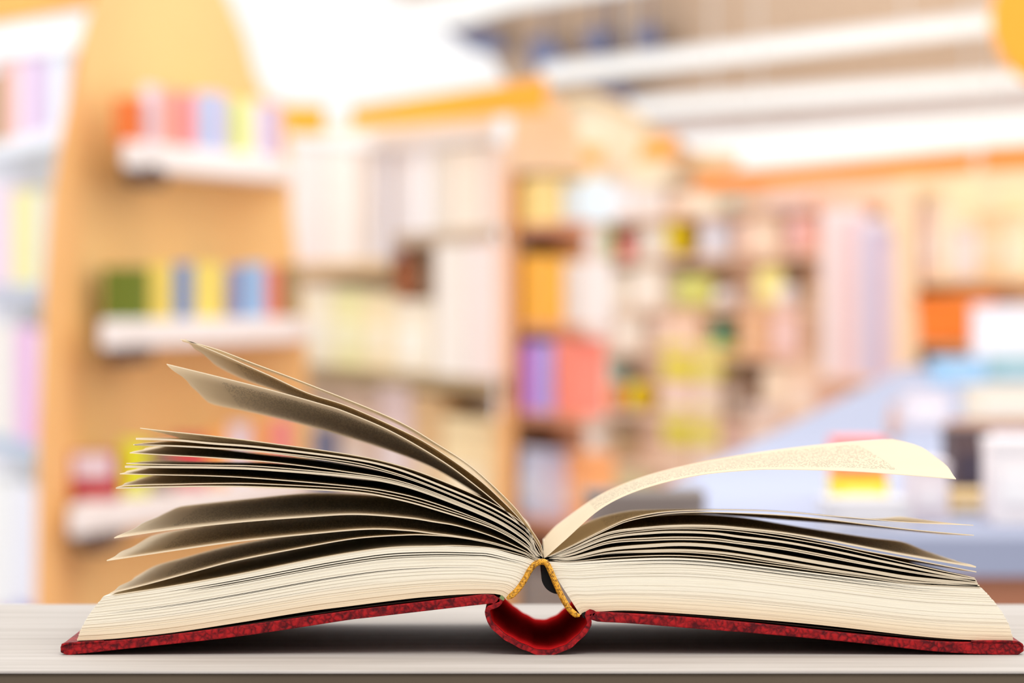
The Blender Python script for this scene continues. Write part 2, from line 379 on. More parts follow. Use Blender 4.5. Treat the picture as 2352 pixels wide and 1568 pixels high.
def ribbon(name, pts, w, y0, y1, m, n=50, parent=book, taper=True, z=0):
    c = catmull(pts, n); up, dn = [], []
    for i in range(n):
        d = (c[min(n-1, i+1)]-c[max(0, i-1)]).normalized(); nn = Vector((-d.y, d.x))
        ww = w/2*(min(1, .35+min(i, n-1-i)/4) if taper else 1)
        up.append(c[i]+nn*ww); dn.append(c[i]-nn*ww)
    return c, up, dn
def strip(name, pts, w, y0, y1, m, **k):
    c, up, dn = ribbon(name, pts, w, y0, y1, m, **k)
    n = len(c); V = []; ny = 2
    for y in (y0, y1):
        for a in up+dn:
            q = P(a.x, a.y, 0); V.append(Vector((q.x, y, q.z))+OFF)
    N = 2*n; f = []
    for i in range(n-1):
        f += [(i, i+1, n+i+1, n+i), (N+i, N+n+i, N+n+i+1, N+i+1), (i, N+i, N+i+1, i+1), (n+i, n+i+1, N+n+i+1, N+n+i)]
    f += [(0, n, N+n, N), (n-1, N+n-1, N+2*n-1, 2*n-1)]
    return obj(name, V, f, m, book, bevel=.0003)
# leather turned in over the board ends, seen as a fold
strip('turned_in_leather', [(144,1494),(142,1484),(152,1477),(180,1475),(240,1471)], 4, -.0016, DEP+.0042, LEATHER, n=26)
strip('turned_in_leather', [(2346,1494),(2348,1482),(2336,1474),(2300,1472),(2230,1472)], 5, -.0016, DEP+.0042, LEATHER, n=26)
# lining sheets under the block
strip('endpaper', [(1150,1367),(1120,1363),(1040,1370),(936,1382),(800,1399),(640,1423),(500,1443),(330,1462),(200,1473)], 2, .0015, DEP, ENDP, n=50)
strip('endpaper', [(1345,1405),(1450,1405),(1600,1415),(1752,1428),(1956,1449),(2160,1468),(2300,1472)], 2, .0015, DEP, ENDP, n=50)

# spine strip: front profile and a narrower far profile
def spine():
    cf = [(1151,1376),(1146,1384),(1134,1391),(1122,1397),(1120,1410),(1127,1430),(1152,1456),(1190,1479),(1236,1497),(1272,1496),(1306,1483),(1334,1459),(1352,1437),(1352,1422),(1349,1411),(1356,1404),(1366,1408)]
    n = 70; c = catmull(cf, n); V = []; rows = 16
    for r in range(rows+1):
        v = r/rows; y = -.0012+v*(DEP+.004)
        ring = []
        for i in range(n):
            d = (c[min(n-1, i+1)]-c[max(0, i-1)]).normalized(); nn = Vector((-d.y, d.x))
            for s in (-1, 1):
                a = c[i]+nn*s*(5.6*(1+.12*math.sin(i*.9+s)))
                nar = 1-.20*v*min(1, math.sin(math.pi*i/(n-1))*1.2)
                ax = 1240+(a.x-1240)*nar
                ay = min(a.y, 1503)
                q = P(ax, ay, 0); V.append(Vector((q.x, y, q.z))+OFF)
    f = []; R = 2*n
    for r in range(rows):
        for i in range(n-1):
            a = r*R+2*i; f += [(a, a+2, a+R+2, a+R), (a+1, a+R+1, a+R+3, a+3)]
        a = r*R; f.append((a, a+R, a+R+1, a+1)); a = r*R+2*(n-1); f.append((a, a+1, a+R+1, a+R))
    for i in range(n-1):
        a = 2*i; f.append((a, a+1, a+3, a+2)); a = rows*R+2*i; f.append((a, a+2, a+3, a+1))
    obj('spine', V, f, LEATHER, book)
    # paper-lined inside of the spine strip
    V2 = []; m2 = []
    for r in range(rows+1):
        for i in range(3, n-5):
            a = Vector(V[r*R+2*i]); b = Vector(V[r*R+2*i+1]); ctr_ = Vector((P(1240,1400).x, a.y, P(1240,1400).z-TOPZ))
            s_ = a if (a-ctr_).length < (b-ctr_).length else b
            q = s_+(ctr_-s_).normalized()*.00008; q.y = max(q.y, .0012) if r == 0 else q.y; V2.append(q)
    nn_ = n-8; f2 = [(r*nn_+i, r*nn_+i+1, (r+1)*nn_+i+1, (r+1)*nn_+i) for r in range(rows) for i in range(nn_-1)]
    obj('spine_inside', V2, f2, lining_mat(), book)
spine()
# black hollow of the spine lining, against the right block
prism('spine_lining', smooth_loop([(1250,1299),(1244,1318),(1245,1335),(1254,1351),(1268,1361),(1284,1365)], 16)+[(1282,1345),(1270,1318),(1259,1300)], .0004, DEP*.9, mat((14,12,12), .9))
prism('hinge_cloth', [(1147,1372),(1152,1366),(1157,1370),(1159,1376),(1153,1381)], -.0008, DEP*.9, mat((120,135,90), .9))
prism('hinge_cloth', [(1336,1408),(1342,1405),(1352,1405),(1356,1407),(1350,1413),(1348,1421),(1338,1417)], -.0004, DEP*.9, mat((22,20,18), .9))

# headband: golden twisted cord over the block ends
def cord():
    m = bpy.data.materials.new('gold_silk_cord'); m.use_nodes = True; n = m.node_tree; L = n.links.new
    b = n.nodes['Principled BSDF']; b.inputs['Roughness'].default_value = .42
    t = n.nodes.new('ShaderNodeTexCoord'); nz = n.nodes.new('ShaderNodeTexNoise'); nz.inputs['Scale'].default_value = 1400
    L(t.outputs['Object'], nz.inputs['Vector']); r = n.nodes.new('ShaderNodeValToRGB'); L(nz.outputs['Fac'], r.inputs[0])
    r.color_ramp.elements[0].position = .35; r.color_ramp.elements[0].color = (.26,.11,.008,1)
    r.color_ramp.elements[1].position = .6; r.color_ramp.elements[1].color = (.84,.42,.03,1)
    L(r.outputs[0], b.inputs['Base Color'])
    path = [(1164,1374),(1178,1364),(1192,1349),(1206,1328),(1217,1308),(1230,1294),(1246,1289),(1257,1295),(1268,1318),(1278,1342),(1292,1372),(1306,1395),(1320,1409),(1332,1413)]
    N = 420; c = catmull(path, N); V = []; f = []; S = 7; ns = 6
    for s in range(ns):
        base = len(V)
        for i in range(N):
            d = (c[min(N-1, i+1)]-c[max(0, i-1)]).normalized(); nn = Vector((-d.y, d.x))
            u = i/(N-1); env = min(1, .45+min(u, 1-u)*14)
            ang = i/N*2*math.pi*10+s*2*math.pi/ns
            ox = math.cos(ang)*4.4*env; oy = math.sin(ang)*4.4*env
            q0 = P(c[i].x+nn.x*ox, c[i].y+nn.y*ox, 0); q0.y = -.0012+oy*.0001357
            for k in range(S):
                a = 2*math.pi*k/S; rr = 2.7*env*.0001357
                V.append(q0+Vector((nn.x*math.cos(a)*rr, math.sin(a)*rr, -nn.y*math.cos(a)*rr))+OFF)
        for i in range(N-1):
            for k in range(S):
                a = base+i*S+k; b_ = base+i*S+(k+1) % S; f.append((a, b_, b_+S, a+S))
        f.append(tuple(base+k for k in range(S))); f.append(tuple(base+(N-1)*S+k for k in range(S)))
    o = obj('headband_cord', V, f, m, book, smooth=True); tag(o, 'golden twisted cord headband')
cord()

# ------------------------------------------------------------------ the table
def wood_top():
    m = bpy.data.materials.new('pale_grey_wood'); m.use_nodes = True; n = m.node_tree; L = n.links.new
    b = n.nodes['Principled BSDF']; b.inputs['Roughness'].default_value = .62; b.inputs['Specular IOR Level'].default_value = .3
    t = n.nodes.new('ShaderNodeTexCoord'); mp = n.nodes.new('ShaderNodeMapping'); mp.inputs['Scale'].default_value = (4, 45, 40)
    L(t.outputs['Object'], mp.inputs[0]); nz = n.nodes.new('ShaderNodeTexNoise'); nz.inputs['Scale'].default_value = 3; nz.inputs['Detail'].default_value = 6
    L(mp.outputs[0], nz.inputs['Vector']); r = n.nodes.new('ShaderNodeValToRGB'); L(nz.outputs['Fac'], r.inputs[0])
    r.color_ramp.elements[0].position = .3; r.color_ramp.elements[0].color = (.37,.33,.30,1)
    r.color_ramp.elements[1].position = .7; r.color_ramp.elements[1].color = (.47,.43,.40,1)
    L(r.outputs[0], b.inputs['Base Color'])
    bp = n.nodes.new('ShaderNodeBump'); bp.inputs['Strength'].default_value = .15; bp.inputs['Distance'].default_value = .001
    L(nz.outputs['Fac'], bp.inputs['Height']); L(bp.outputs[0], b.inputs['Normal']); return m
table = empty('bar_table', (0, .08, 0)); tag(table, 'pale grey wooden table top with dark front edge under the open book', 'table')
def tb(name, x0, x1, y0, y1, z0, z1, m, bevel=0):
    v, f = box_vf(x0, x1, y0-.08, y1-.08, z0, z1); return obj(name, v, f, m, table, bevel=bevel)
YF = (EYE-TOPZ)*F/860-D; YB = (EYE-TOPZ)*F/(1387-HZ)-D
tb('tabletop', -.75, .75, YF, YB, TOPZ-.0009, TOPZ, wood_top(), .0004)
EDGE = mat((104,90,74), .8, noise=.45)
tb('edge_board', -.75, .75, YF+.001, YB-.001, TOPZ-.036, TOPZ-.0009, EDGE, .001)
for sx_ in (-1, 1):
    for yy in (YF+.02, YB-.06):
        tb('leg', sx_*.70-.02, sx_*.70+.02, yy, yy+.04, 0, TOPZ-.036, EDGE, .002)

# ------------------------------------------------------------------ the shop behind
GB = 1.0
def C(c, **k): return mat(c, gain=GB, **k)
WOOD = (240,176,104)
def struct(name, x0, x1, y0, y1, z0, z1, m):
    v, f = box_vf(x0, x1, y0, y1, z0, z1); o = obj(name, v, f, m); o['kind'] = 'structure'; return o
struct('floor', -7, 7, -3, 30, -.05, 0, C((205,205,212)))
struct('wall_back', -7, 7, 30, 30.1, 0, 6, C((255,255,255)))
struct('wall_left', -7.1, -7, -3, 30, 0, 6, C((250,250,250)))
struct('wall_right', 7, 7.1, -3, 30, 0, 6, C((250,250,250)))

class Line:
    """a shelf front: a vertical plane whose left end is at px,Z and that recedes with slope k = dx/dZ"""
    def __init__(s, px, Z, k, back=0.0): s.Xl = (px-1176)/F*Z; s.Zl = Z; s.k = k; s.back = back
    def Z(s, px, off=0.0):      # depth where the ray of column px meets the plane moved off metres away
        a = (px-1176)/F; return (s.Xl - s.k*(s.Zl+off))/(a-s.k)
    def at(s, px, py, off=0.0):
        Z = s.Z(px, off); return Vector(((px-1176)/F*Z, Z-D, EYE+(HZ-py)/F*Z))
    def z(s, px, py, off=0.0): return s.at(px, py, off).z
def solid(name, front, dy, m, parent=None, bevel=0):
    """prism: front polygon (3D points) pushed back along y"""
    o = parent.location if parent else Vector((0,0,0))
    k = len(front); V = [p-o for p in front]+[p+Vector((0,dy,0))-o for p in front]
    f = [tuple(range(k)), tuple(range(2*k-1, k-1, -1))]+[(i, (i+1) % k, k+(i+1) % k, k+i) for i in range(k)]
    return obj(name, V, f, m, parent, bevel=bevel)
def panel(ln, name, pts, off, dy, m, parent=None, bevel=0, floor=False):
    return solid(name, [ln.at(a, b, off) if b < 9000 else Vector((ln.at(a, 0, off).x, ln.at(a, 0, off).y, 0)) for a, b in pts], dy, m, parent, bevel)
FL = 9999
def deck(ln, name, px0, px1, py, th, dep, m, parent, off=0.0, bevel=.004):
    A = ln.at(px0, py, off); B = ln.at(px1, py, off); B.z = A.z
    t = th/F*ln.Z(px0, off)
    solid(name, [A, B, B-Vector((0,0,t)), A-Vector((0,0,t))], dep, m, parent, bevel)
    return A.z
GREYPAGE = (250,244,228)
def book_at(name, x0, x1, y, z0, z1, dep, c, parentless=True, label=None, group=None, lean=0.0, cat='book', pages=True, band=None):
    """a book standing with its spine to the viewer: cover of spine and two boards, pages inside, optional label band"""
    r = empty(name, ((x0+x1)/2, y, z0)); w = x1-x0; h = z1-z0; t = min(.004, w*.12); m = C(c)
    v = []; f = []
    def add(a0, a1, b0, b1, c0, c1):
        vv, ff = box_vf(a0, a1, b0, b1, c0, c1); n = len(v); v.extend(vv); f.extend([tuple(i+n for i in q) for q in ff])
    # C-shaped cover outline extruded upwards
    o = [(-w/2,0),(w/2,0),(w/2,dep),(w/2-t,dep),(w/2-t,t),(-w/2+t,t),(-w/2+t,dep),(-w/2,dep)]
    k = len(o); V = [(a, b, 0) for a, b in o]+[(a, b, h) for a, b in o]
    Fc = [tuple(range(k)), tuple(range(2*k-1, k-1, -1))]+[(i, (i+1) % k, k+(i+1) % k, k+i) for i in range(k)]
    obj('cover', V, Fc, m, r)
    if pages:
        vv, ff = box_vf(-w/2+t, w/2-t, t, dep-.004, .003, h-.005); obj('pages', vv, ff, C(GREYPAGE), r)
    if band:
        vv, ff = box_vf(-w*.40, w*.40, -.0012, .001, h*band[0], h*band[1]); obj('spine_label', vv, ff, C(band[2]), r)
    r.rotation_euler = (0, lean, 0)
    tag(r, label, cat, group); return r
def pack_at(name, x0, x1, y, z0, z1, dep, c, label=None, group=None, cat='box', band=None, shape='box'):
    r = empty(name, ((x0+x1)/2, y, z0)); w = x1-x0; h = z1-z0; m = C(c)
    if shape == 'box':
        v, f = box_vf(-w/2, w/2, 0, dep, 0, h*.86); obj('carton', v, f, m, r, bevel=min(w,h)*.04)
        v, f = box_vf(-w/2-.001, w/2+.001, -.001, dep+.001, h*.86, h); obj('lid', v, f, C(tuple(int(q*.97) for q in c)), r, bevel=min(w,h)*.03)
        b = band or (.25, .6, tuple(min(255, int(q+(255-q)*.35)) for q in c))
        v, f = box_vf(-w*.34, w*.34, -.003, .002, h*b[0], h*b[1]); obj('printed_panel', v, f, C(b[2]), r)
    elif shape == 'pouch':
        n = 12; V = []; 
        for s in (-1, 1):
            for j in range(n+1):
                for i in range(n+1):
                    a, b_ = i/n*2-1, j/n*2-1
                    bul = (1-a*a)*(1-b_*b_)
                    V.append((a*w/2*(1-.06*(1-b_*b_)), dep/2+s*dep*.45*bul**.5, h*(b_+1)/2))
        N = (n+1)**2; f = []
        for j in range(n):
            for i in range(n):
                q = j*(n+1)+i; f += [(q, q+1, q+n+2, q+n+1), (N+q, N+q+n+1, N+q+n+2, N+q+1)]
        obj('pouch_body', V, f, m, r, smooth=True)
        v, f = box_vf(-w*.46, w*.46, dep*.46, dep*.54, h*.96, h*1.04); obj('header_card', v, f, C(tuple(int(q*.92) for q in c)), r)
    elif shape in ('jar', 'ball', 'tub', 'vase'):
        prof = {'jar': [(0,0),(.46,0),(.5,.05),(.5,.72),(.36,.80),(.36,.84)],
                'ball': [(0,0)]+[(.5*math.sin(a*math.pi/12), .5-.5*math.cos(a*math.pi/12)) for a in range(2, 12)],
                'tub': [(0,0),(.42,0),(.5,.8),(.53,.8),(.53,.84)],
                'vase': [(0,0),(.3,0),(.48,.3),(.45,.55),(.22,.82),(.28,1)]}[shape]
        def lathe(nm, pr, mm):
            S = 20; V = []; f = []
            for rr, hh in pr:
                for k in range(S):
                    a = 2*math.pi*k/S; V.append((rr*w*math.cos(a), w/2+rr*w*math.sin(a), hh*h))
            for q in range(len(pr)-1):
                for k in range(S): f.append((q*S+k, q*S+(k+1) % S, (q+1)*S+(k+1) % S, (q+1)*S+k))
            f.append(tuple(range((len(pr)-1)*S, len(pr)*S)))
            o = obj(nm, V, f, mm, r, smooth=True); bm = bmesh.new(); bm.from_mesh(o.data)
            bmesh.ops.remove_doubles(bm, verts=bm.verts, dist=1e-5); bm.to_mesh(o.data); bm.free()
        lathe({'jar':'jar_body','ball':'ball_body','tub':'tub_body','vase':'vase_body'}[shape], prof, m)
        if shape in ('jar', 'tub'):
            rr = prof[-1][0]+.03; lathe('lid', [(0,.84),(rr,.84),(rr,.98),(rr-.04,1),(0,1)], C(band[2] if band else tuple(int(q*.85) for q in c)))
    tag(r, label, cat, group); return r
def stand(ln, px0, px1, pytop, zdeck, c, kind='book', name=None, label=None, group=None, dep=.12, lift=0, **k):
    """place an item in columns px0..px1 on the deck at height zdeck"""
    off = .015
    if ln.k < 0 and kind in ('book', 'box', 'pouch'):
        # lies flush with the oblique shelf front
        A = ln.at(px0, 0, off); B = ln.at(px1, 0, off); w = Vector((B.x-A.x, B.y-A.y)).length*.985
        mid = (A+B)/2; zt = EYE+(HZ-pytop)/F*(mid.y+D); dep = .085
        if kind == 'book': r = book_at(name or 'book', mid.x-w/2, mid.x+w/2, mid.y, zdeck, zt, dep, c, label=label, group=group, **k)
        else: r = pack_at(name or {'box':'boxed_game','pouch':'hanging_pouch'}[kind], mid.x-w/2, mid.x+w/2, mid.y, zdeck, zt, dep, c, label=label, group=group, cat=kind, shape=kind, **k)
        r.rotation_euler = (0, 0, math.atan2(B.y-A.y, B.x-A.x)); return r
    Zf = max(ln.Z(px0), ln.Z(px1))+off
    x0 = (px0-1176)/F*Zf; x1 = (px1-1176)/F*Zf; zt = EYE+(HZ-pytop)/F*Zf
    if kind == 'book': return book_at(name or 'book', x0, x1, Zf-D, zdeck, zt, dep, c, label=label, group=group, **k)
    return pack_at(name or {'box':'boxed_game','pouch':'hanging_pouch','jar':'jar','ball':'toy_ball','tub':'plastic_tub','vase':'vase'}[kind], x0, x1, Zf-D, zdeck, zt, dep, c, label=label, group=group,
                   cat={'box':'box','pouch':'pouch','jar':'jar','ball':'ball','tub':'tub','vase':'vase'}[kind], shape=kind, **k)

# ---- arched wooden bookcase on the left
L1 = Line(225, 10.0, .2475)
A = empty('arched_bookcase', (-.9, 8.6, 0)); tag(A, 'tall arched orange wood bookcase with three white shelves, left side', 'bookcase')
WD = C(WOOD)
panel(L1, 'back_panel', [(100,FL),(100,900),(130,400),(165,150),(215,-10),(290,-110),(380,-140),(460,-90),(520,-10),(560,80),(585,170),(612,222),(655,236),(668,500),(705,800),(720,FL)], .62, .04, C((255,202,134)), A)
def sidepanel():
    pts = [(78,FL),(80,1387),(86,1000),(97,700),(112,470),(140,300),(175,140),(222,-20),(262,-70),(250,60),(245,250),(240,450),(228,620),(215,800),(190,1000),(160,1200),(140,FL)]
    ln = Line(80, 9.5, .02); panel(ln, 'side_panel', pts, 0, .95, C((252,192,122)), A)
sidepanel()
SHW = C((246,240,236))
zs = []
for (a, b, py, th, off) in ((282,652,322,62,0), (230,690,735,66,0), (158,700,1163,72,0)):
    zs.append(deck(L1, 'shelf', a, b, py, th, .50, SHW, A, bevel=.006))
for (a, py) in ((318,396), (282,812), (212,1245)):
    p = L1.at(a, py, .06); solid('bracket', [p+Vector((-.04,0,.016)), p+Vector((.045,0,.016)), p+Vector((.03,0,-.024)), p+Vector((-.03,0,-.024))], .4, C((92,70,60)), A, .004)
g = 'books on the top white shelf of the arched bookcase'
T1 = [(262,322,225,(214,112,52),'brown orange book at the left end of the top white shelf',.0),
 (326,356,196,(226,212,226),'slim whitish lilac book beside the brown orange one, top shelf',0),
 (366,396,205,(236,170,150),'dull salmon book left of the red pink one, top shelf',0),
 (398,440,212,(246,150,150),'pink red book in the middle of the top white shelf',0),
 (450,500,212,(182,198,234),'pale blue book on the top white shelf',0),
 (503,522,222,(212,196,214),'thin grey lilac book between the pale blue and the lime ones',0),
 (526,562,226,(214,226,120),'lime green book on the top white shelf',0),
 (566,590,230,(244,232,228),'off white book right of the lime green one, top shelf',0),
 (594,638,240,(205,190,224),'lilac book at the right end of the top white shelf',0)]
for a, b, t, c, l, e in T1: stand(L1, a, b, t, zs[0], c, label=l, group=g, lean=e)
g = 'books on the middle white shelf of the arched bookcase'
T2 = [(236,334,614,(104,122,40),'wide dark olive green book at the left end of the middle shelf'),
 (340,388,604,(245,220,110),'yellow book beside the dark green one on the middle shelf'),
 (398,436,604,(120,150,205),'blue book between two yellow ones on the middle shelf'),
 (446,504,604,(254,228,120),'bright yellow book in the middle of the middle shelf'),
 (522,556,612,(140,150,195),'dusty blue book left of the sky blue one, middle shelf'),
 (558,604,606,(160,200,240),'sky blue book on the middle shelf'),
 (610,640,612,(238,130,100),'coral red book near the right end of the middle shelf'),
 (644,682,608,(160,140,95),'khaki brown book at the right end of the middle shelf')]
for a, b, t, c, l in T2: stand(L1, a, b, t, zs[1], c, label=l, group=g)
g = 'books on the lowest white shelf of the arched bookcase'
T3 = [(158,268,1038,(180,30,42),'wide dark red book with a white spine label, lowest shelf',(.45,.95,(225,215,232))),
 (276,334,1010,(226,228,50),'lime yellow book beside the dark red one, lowest shelf',None),
 (340,392,1020,(150,116,104),'brown grey book right of the lime yellow one, lowest shelf',None),
 (398,470,1000,(215,80,84),'red book behind the fanned leaves, lowest shelf',None),
 (476,520,985,(250,178,95),'light orange book behind the fanned leaves, lowest shelf',None),
 (526,566,975,(228,220,238),'pale lilac book behind the fanned leaves, lowest shelf',None),
 (580,624,965,(238,165,110),'dull orange book left of the pink one, lowest shelf',None),
 (630,664,962,(238,140,150),'pink book left of the bright orange one, lowest shelf',None)]
for a, b, t, c, l, bd in T3: stand(L1, a, b, t, zs[2], c, label=l, group=g, band=bd)

# ---- white shelving at the far left edge
L0 = Line(-60, 15.5, -.25)
B0 = empty('white_shelving', (-1.5, 10.4, 0)); tag(B0, 'white shelving with orange top sign at the left edge of the picture', 'shelf')
WH = C((243,243,247))
panel(L0, 'back_panel', [(-70,FL),(-70,-40),(230,-40),(230,FL)], .5, .03, WH, B0)
panel(L0, 'header_board', [(-70,64),(-70,-60),(222,-90),(222,12)], -.05, .08, C((255,168,70)), B0)
panel(L0, 'light_box', [(-70,140),(-70,66),(222,16),(222,110)], -.02, .3, C((252,250,248)), B0)
z0 = [deck(L0, 'shelf', -65, 200, p, 34, .48, C(cc), B0) for p, cc in ((342,(236,240,248)),(655,(190,196,210)),(985,(176,194,214)),(1378,(235,235,240)))]
g = 'books on the white shelving at the left edge'
R0 = [(0,(-40,8,170,(170,140,90),'ochre brown book at the extreme left, top row of white shelving')),
 (0,(10,42,130,(246,190,180),'salmon pink book, top row of white shelving')),(0,(44,66,124,(240,218,240),'pale pink book, top row of white shelving')),
 (0,(68,112,118,(214,190,220),'mauve book, top row of white shelving')),(0,(114,150,112,(232,238,250),'icy white book, top row of white shelving')),
 (1,(-30,24,430,(238,214,230),'soft pink book, second row of white shelving')),(1,(28,78,436,(240,232,165),'pale yellow book, second row of white shelving')),
 (1,(82,112,440,(226,224,214),'light grey book, second row of white shelving')),
 (2,(-30,34,745,(238,232,225),'cream book, third row of white shelving')),(2,(38,82,750,(232,180,222),'magenta pink book, third row of white shelving')),
 (2,(84,104,760,(240,240,240),'slim white book, third row of white shelving')),
 (3,(-30,30,1100,(240,240,238),'white book, fourth row of white shelving')),(3,(32,88,1110,(232,232,242),'bluish white book, fourth row of white shelving'))]
for k, (a, b, t, c, l) in R0: stand(L0, a, b, t, z0[k], c, label=l, group=g)
zb = deck(L0, 'shelf', -65, 200, 1500, 20, .48, WH, B0)
stand(L0, -20, 26, 1400, zb, (232,120,205), label='magenta book at the bottom left, just above the table', group=g)
stand(L0, 30, 84, 1392, zb, (120,105,215), label='violet blue book at the bottom left, beside the magenta one', group=g)
pz = L0.at(48, 945)
pack_at('toy_ball', -1.265, -1.215, pz.y+.03, z0[2], z0[2]+.055, .05, (210,160,232), label='small violet ball on the white shelving, third row', cat='ball', shape='ball') if False else None

# ---- middle bookcase with long orange header
L2 = Line(655, 15.0, -.26)
B2 = empty('cream_bookcase', (0, 12.5, 0)); tag(B2, 'cream bookcase under a long orange header, behind the gutter of the book', 'bookcase')
panel(L2, 'back_panel', [(640,FL),(640,300),(1138,254),(1138,FL)], .5, .03, C((236,205,172)), B2)
panel(L2, 'header_board', [(806,294),(806,246),(1256,176),(1256,256)], -.30, .05, C((255,172,14)), B2, .004)
panel(L2, 'valance', [(655,326),(655,310),(808,306),(1138,286),(1138,320),(900,344)], -.02, .3, C((250,244,242)), B2)
sg = panel(L2, 'hanging_sign', [(644,308),(648,240),(746,242),(744,310)], -1.2, .05, C((255,172,10)), None, .006)
tag(sg, 'small yellow orange sign box left of the long header', 'sign')
z2 = [deck(L2, 'shelf', 660, 896 if p == 604 else 1138, p, 30, .45, C(cc), B2) for p, cc in ((604,(216,180,130)),(836,(165,138,95)),(1150,(205,165,115)),(1380,(190,160,120)))]
zt_ = deck(L2, 'shelf', 906, 1138, 536, 30, .45, C((190,165,138)), B2)
g = 'picture books on the cream bookcase, upper row'
for a, b, t, c, l in [(668,742,330,(250,228,222),'pale pink album, upper row of cream bookcase, far left'),(746,824,328,(253,232,222),'wide blush album, upper row of cream bookcase'),
 (828,852,338,(226,208,192),'beige grey slim album, upper row of cream bookcase'),(856,894,335,(222,212,212),'light grey album, upper row of cream bookcase')]:
    stand(L2, a, b, t, z2[0], c, label=l, group=g)
for a, b, t, c, l in [(908,946,335,(228,218,216),'pearl grey album above the short brown shelf'),(948,994,335,(242,236,234),'off white album above the short brown shelf'),(1000,1034,335,(232,220,204),'sand album above the short brown shelf'),(1038,1100,335,(243,228,210),'cream album above the short brown shelf'),(1104,1136,335,(238,222,212),'rosy beige album above the short brown shelf')]:
    stand(L2, a, b, t, zt_, c, label=l, group=g)
stand(L2, 908, 962, 560, L2.z(947, 690), (176,104,66), 'vase', label='brown vase standing on the ivory box in the cream bookcase', name='vase')
g = 'cream albums on the cream bookcase, middle row'
for a, b, t, c, l, k in [(688,760,660,(250,234,206),'cream white box, middle row of cream bookcase, far left','box'),(764,832,664,(240,230,170),'pale lime box, middle row of cream bookcase','box'),
 (836,900,672,(246,224,180),'butter yellow box, middle row of cream bookcase','box'),(904,990,690,(248,232,208),'ivory box, middle row of cream bookcase','box')]:
    stand(L2, a, b, t, z2[1], c, k, label=l, group=g)
for a, b, t, c, l in [(1000,1070,556,(243,233,222),'tall ivory album, middle row of cream bookcase'),(1074,1136,552,(245,230,226),'tall rosy white album, middle row of cream bookcase')]:
    stand(L2, a, b, t, z2[1], c, label=l, group=g)
g = 'boxes on the cream bookcase, lower row'
for a, b, t, c, l in [(715,768,985,(112,112,140),'slate blue box seen between the fanned leaves'),(775,860,900,(212,178,152),'tan box, lower row of cream bookcase'),(866,940,880,(218,190,184),'dusty pink box, lower row of cream bookcase'),
 (946,1010,905,(214,172,120),'caramel box, lower row of cream bookcase'),(1014,1130,960,(240,214,165),'light sand box, lower row of cream bookcase')]:
    stand(L2, a, b, t, z2[2], c, 'box', label=l, group=g)

# ---- wooden end bay to the right of the cream bookcase
L3 = Line(1175, 12.3, -.26)
B3 = empty('wooden_end_bay', (0.1, 10.6, 0)); tag(B3, 'narrow wooden end bay with purple and orange books', 'bookcase')
panel(L3, 'back_panel', [(1176,FL),(1176,400),(1345,396),(1345,FL)], .42, .03, C((246,190,150)), B3)
panel(L3, 'side_panel', [(1142,FL),(1146,900),(1158,400),(1186,396),(1182,FL)], -.05, .06, C((244,180,112)), B3)
panel(L3, 'arched_top', [(1162,396),(1180,230),(1215,200),(1290,235),(1330,300),(1345,392)], -.02, .4, C((252,218,182)), B3)
z3 = [deck(L3, 'shelf', 1180, 1345, p, 24, .42, C((212,148,112)), B3) for p in (516,742,940,1180)]
deck(L3, 'plinth', 1180, 1345, 1300, 120, .42, C((140,132,128)), B3)
g = 'books in the wooden end bay'
for k, a, b, t, c, l, kd in [(0,1188,1214,412,(255,214,120),'amber book, top of the wooden end bay','book'),(0,1216,1276,405,(252,224,150),'pale yellow book, top of the wooden end bay','book'),(0,1292,1336,420,(214,228,236),'pale aqua book, top of the wooden end bay','book'),
 (1,1190,1232,585,(255,180,50),'deep orange book, second shelf of the end bay','book'),(1,1234,1262,590,(255,186,70),'light orange book, second shelf of the end bay','book'),(1,1296,1334,600,(226,218,214),'white book, second shelf of the end bay','book'),
 (2,1182,1224,788,(205,125,220),'purple book, third shelf of the end bay','book'),(2,1226,1266,786,(176,164,244),'violet blue book, third shelf of the end bay','book'),(2,1272,1318,776,(252,142,124),'coral book, third shelf of the end bay','book'),
 (3,1186,1248,1030,(200,208,236),'pale blue box, lowest shelf of the end bay','box'),(3,1252,1296,1060,(214,200,222),'lilac box, lowest shelf of the end bay','box'),(3,1300,1342,1040,(242,170,112),'apricot box, lowest shelf of the end bay','box')]:
    stand(L3, a, b, t, z3[k], c, kd, label=l, group=g)

# ---- long wall of racks on the right
L4 = Line(1330, 17.0, -.26)
B4 = empty('long_rack', (1, 13.5, 0)); tag(B4, 'long peach wall rack full of toys receding behind the right half', 'rack')
panel(L4, 'back_panel', [(1300,FL),(1300,420),(1600,410),(2600,340),(2600,FL)], .5, .03, C((243,212,188)), B4)
panel(L4, 'header_strip', [(1596,440),(1604,402),(2236,342),(2236,390)], -.35, .06, C((255,144,20)), B4)
panel(L4, 'header_strip', [(2260,390),(2262,338),(2500,325),(2500,374)], -.35, .06, C((255,144,24)), B4)
panel(L4, 'arched_top', [(1252,450),(1240,300),(1270,245),(1330,225),(1400,238),(1470,280),(1530,340),(1580,420)], .1, .3, C((244,228,196)), B4)
panel(L4, 'arch_trim', [(1250,280),(1270,226),(1350,205),(1430,232),(1500,290),(1560,345),(1700,350),(1700,380),(1580,400),(1530,350),(1465,285),(1400,245),(1330,232)], .0, .3, C((226,196,150)), B4)
for pts, l in (([(1318,380),(1320,336),(1384,336),(1382,382)], 'small orange sign on the arched cream rack top'), ([(1464,372),(1476,324),(1556,306),(1548,364)], 'tilted orange sign right of the small one')):
    tag(panel(L4, 'hanging_sign', pts, -.35, .04, C((255,164,44)), None, .004), l, 'sign')
rowy = [505, 596, 706, 800, 936, 1052, 1190]
z4 = [deck(L4, 'shelf', 1335, 2500, p, 12, .48, C((232,196,168)), B4) for p in rowy]
